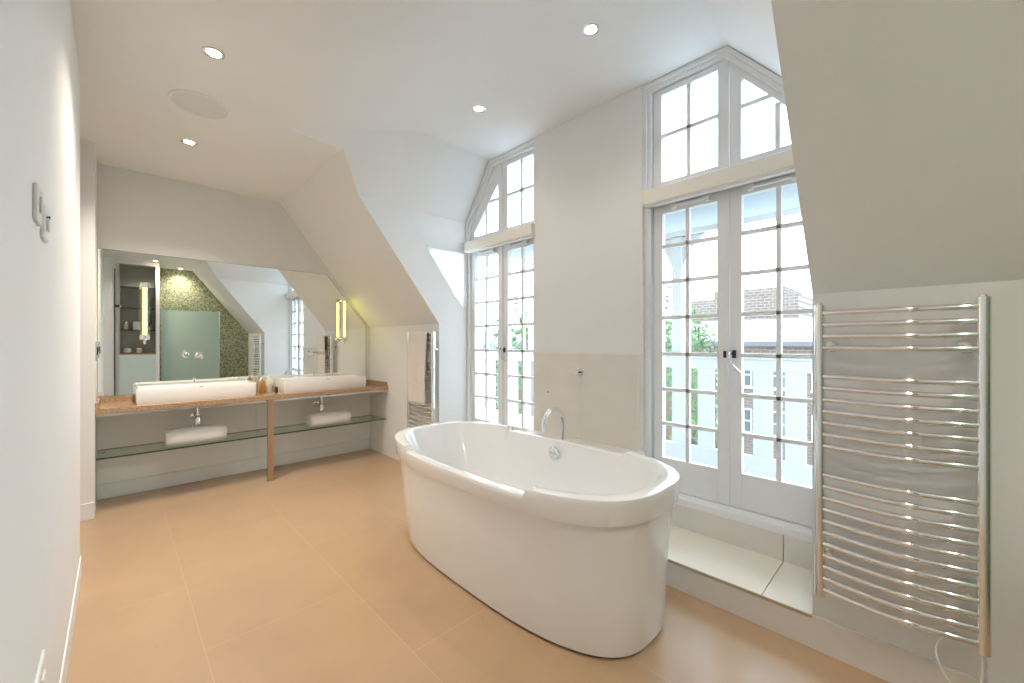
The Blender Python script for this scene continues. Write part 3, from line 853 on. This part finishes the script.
# ------------------------------------------------------------------ shower behind (mirror view)
ss = empty('shower_screen', (.60, -.62, 0), 0, 'frosted green glass shower screen seen in the mirror before the mosaic wall', 'shower screen')
g = MB(); g.box(0, .88, 0, .010, .002, 1.86); g.build('frosted_panel', M['frosted'], ss, smooth=False)
g = MB(); g.box(0, .88, .010, .0115, 1.855, 1.86); g.box(.874,.88,.0,.0125,.002,1.86); g.build('panel_edge', M['chrome_soft'], ss, smooth=False)
dh = empty('glass_door_hinge', (.015, YN2+.005, 1.87), 0, 'black hinge block on the white column seen at the mirror left', 'hinge')
g = MB(); g.box(-.02, .035, 0, .03, -.02, .02); g.build('hinge_block', M['iron'], dh, bevel=.003)
g = MB(); g.box(.035, .06, .005, .02, -.015, .015); g.build('hinge_clamp', M['chrome'], dh, bevel=.002)
for x, z0, r_, h, mm, lb in ((.13, 1.478, .035, .14, M['clearplastic'], 'pale jar on the middle niche shelf seen in the mirror'),
                          (.15, 1.08, .05, .09, M['ceramic'], 'white bowl on the niche base seen in the mirror'),
                          (.30, 1.08, .04, .09, M['plastic'], 'white pot in the niche base centre seen in the mirror')):
    o = empty('niche_jar', (x, YN2-.18, z0), 0, lb, 'jar')
    g = MB(); g.lathe([(r_*.8,0),(r_,.01),(r_,h*.8),(r_*.7,h*.9)]); g.build('jar_body', mm, o)
    g = MB(); g.lathe([(r_*.72,h*.9),(r_*.72,h),(.001,h)]); g.build('jar_lid', M['chrome_soft'], o)
g = MB(); g.box(.22, .32, YN2-.20, YN2-.14, 1.478, 1.62); bx = g.build('white_carton', M['plastic'], bevel=.004)
tag(bx, 'white carton on the niche shelf seen in the mirror', 'box')
tr_ = empty('niche_plant', (.44, YN2-.17, 1.478), 0, 'small green plant at the right of the niche seen in the mirror', 'plant')
g = MB(); g.lathe([(.022,0),(.030,.05),(.026,.05)]); g.build('pot', M['ceramic'], tr_)
g = MB()
for i in range(26):
    a = random.uniform(0, 2*PI); t = random.uniform(.3, 1.0); L_ = random.uniform(.08, .26)
    dx, dy = math.cos(a)*.05*t - .01, math.sin(a)*.06*t
    g.face([(0,0,.05), (dx*.5+.012, dy*.5, .05+L_*.6), (dx, dy, .05+L_), (dx*.5-.012, dy*.5, .05+L_*.6)])
g.build('foliage', M['leaf'], tr_, smooth=False)

# ------------------------------------------------------------------ balcony outside
g = MB(); g.box(2.62, 3.75, -2.5, 6.0, -.05, .16); st(g.build('balcony_floor', M['deck'], smooth=False))
rl = empty('balcony_railing', (3.6, 0, .16), 0, 'white painted balcony railing with flat pickets outside the windows', 'railing')
g = MB(); g.box(-.04, .04, -2.4, 5.8, .96, 1.00); g.box(-.02, .02, -2.4, 5.8, .87, .96); g.build('top_rail', M['paintout'], rl, bevel=.004)
g = MB(); g.box(-.02, .02, -2.4, 5.8, .06, .20); g.build('bottom_rail', M['paintout'], rl, bevel=.004)
y = -2.36
pick = None
while y < 5.75:
    if pick is None:
        g = MB(); g.box(-.012, .012, 0, .13, .18, .90); pick = g.build('picket', M['paintout'], rl); pick.location = (0, y, 0)
    else:
        o = pick.copy(); COL.objects.link(o); o.parent = rl; o.location = (0, y, 0)
    y += .212
def vpost(y, label):
    r = empty('veranda_post', (3.70, y, .16), 0, label, 'post', 'white veranda posts')
    g = MB(); g.box(-.045, .045, -.045, .045, 0, 2.055); g.build('shaft', M['paintout'], r, bevel=.006)
    for s_ in (-1, 1):
        g = MB()
        pts = [(s_*.04, 1.74), (s_*.07, 1.84), (s_*.12, 1.94), (s_*.20, 2.02), (s_*.24, 2.05), (s_*.04, 2.05)]
        g.prism(pts, 'x', -.02, .02); g.build('curved_bracket', M['paintout'], r)
    return r
v1 = vpost(1.59, 'white veranda post outside the nearer window')
v2 = copy_tree(v1); v2.location = (3.70, 3.40, .16); v2['label'] = 'white veranda post outside the farther window'
can = empty('veranda_canopy', (0, 0, 0), 0, 'pale veranda canopy with boarded underside over the balcony', 'canopy')
g = MB(); g.prism([(2.60,2.262),(3.80,2.262),(3.80,2.29),(2.60,2.30)], 'y', -2.5, 3.45); g.build('soffit', M['soffit'], can, smooth=False)
g = MB(); g.box(3.64, 3.76, -2.5, 3.45, 2.218, 2.262); g.build('beam', M['paintout'], can, smooth=False)

# ------------------------------------------------------------------ street and houses opposite
g = MB(); g.box(8, 160, -120, 160, -10.1, -10.0); st(g.build('floor_street', M['asphalt'], smooth=False)); 
bd = empty('brick_apartment_block', (30, -14, -10), 0, 'brick apartment block with sash windows and a white parapet across the street', 'building')
g = MB(); g.box(0, 12, 0, 30, 0, 11.1); g.build('facade', M['brick'], bd, smooth=False)
g = MB(); g.box(-.3, 12, -.2, 30.2, 11.35, 12.75); g.build('parapet', M['paintout'], bd, smooth=False)
g = MB(); g.box(-.4, 12, -.3, 30.3, 11.05, 11.35); g.build('gutter', M['slate'], bd, smooth=False)
g = MB(); g.box(3, 9, 20, 27.9, 12.75, 14.6); g.box(3.2,9,20.8,25.5,14.6,15.2); g.build('brick_penthouse', M['brick'], bd, smooth=False)
wf0 = None
for r_ in range(3):
    for c_ in range(14):
        yy = 1.0 + c_*2.1; zz = 8.35 - r_*3.05
        if wf0 is None:
            g = MB(); g.strip([(.08,.08),(.92,.08),(.92,1.52),(.08,1.52)], [(0,0),(1,0),(1,1.6),(0,1.6)], 'x', -.06, .05); g.box(-.04,.04,.08,.92,.77,.83); g.box(-.04,.04,.46,.54,.08,1.52)
            g.box(-.12,.05,-.06,1.06,-.10,0)
            wf0 = g.build('sash_window', M['paintout'], bd, smooth=False); wf0.location = (0, yy, zz)
            g = MB(); g.box(-.01, .02, .06, .94, .06, 1.54); g.build('window_glass', M['darkglass'], wf0, smooth=False)
        else:
            o = copy_tree(wf0, bd); o.location = (0, yy, zz)
hs = empty('rendered_house', (34, 36, -10), 0, 'pale rendered house with dark windows beyond the trees', 'building')
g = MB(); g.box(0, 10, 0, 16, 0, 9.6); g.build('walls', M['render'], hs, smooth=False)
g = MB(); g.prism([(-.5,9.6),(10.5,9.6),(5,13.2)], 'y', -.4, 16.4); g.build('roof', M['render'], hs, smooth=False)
for c_ in range(6):
    for r_ in range(2):
        g = MB(); g.box(-.05, .05, 1+c_*2.5, 2.1+c_*2.5, 4.4+r_*2.9, 5.9+r_*2.9); g.build('window', M['darkglass'], hs, smooth=False)
def tree(x, y, z0, h, rad, seed, label):
    rnd = random.Random(seed)
    r = empty('street_tree', (x, y, z0), 0, label, 'tree', 'trees beyond the balcony')
    g = MB(); g.tube([(0,0,0),(.1,.05,h*.35),(0,.1,h*.7)], [.28,.2,.1], 10); g.build('trunk', M['bark'], r)
    g = MB()
    for i in range(1500):
        a = rnd.uniform(0,2*PI); u = rnd.uniform(-1,1); k = rnd.uniform(.55,1)**.5
        c_ = Vector((math.cos(a)*math.sqrt(1-u*u)*rad*k*.9, math.sin(a)*math.sqrt(1-u*u)*rad*k, h*.62+u*h*.38*k))
        c_ += Vector((rnd.gauss(0,.15),rnd.gauss(0,.15),rnd.gauss(0,.15)))
        d1 = Vector((rnd.gauss(0,1),rnd.gauss(0,1),rnd.gauss(0,1))).normalized(); d2 = d1.orthogonal().normalized()
        s_ = rnd.uniform(.10,.22)
        g.face([c_-d1*s_, c_+d2*s_*.5, c_+d1*s_, c_-d2*s_*.5])
    g.build('foliage', M['leaf'], r, smooth=False)
    return r
tree(15.5, 6.95, -10, 13.4, 1.75, 1, 'leafy green tree seen through the left leaf of the nearer window')
tree(23.5, 9.3, -10, 13.2, 1.6, 2, 'farther green tree beside the brick block, right of the nearest tree')
tree(13.0, 12.6, -10, 13.3, 1.7, 3, 'green tree seen through the right leaf of the farther window')
tree(18.5, 20.5, -10, 11.6, 1.9, 4, 'lower green tree seen through the left leaf of the farther window')
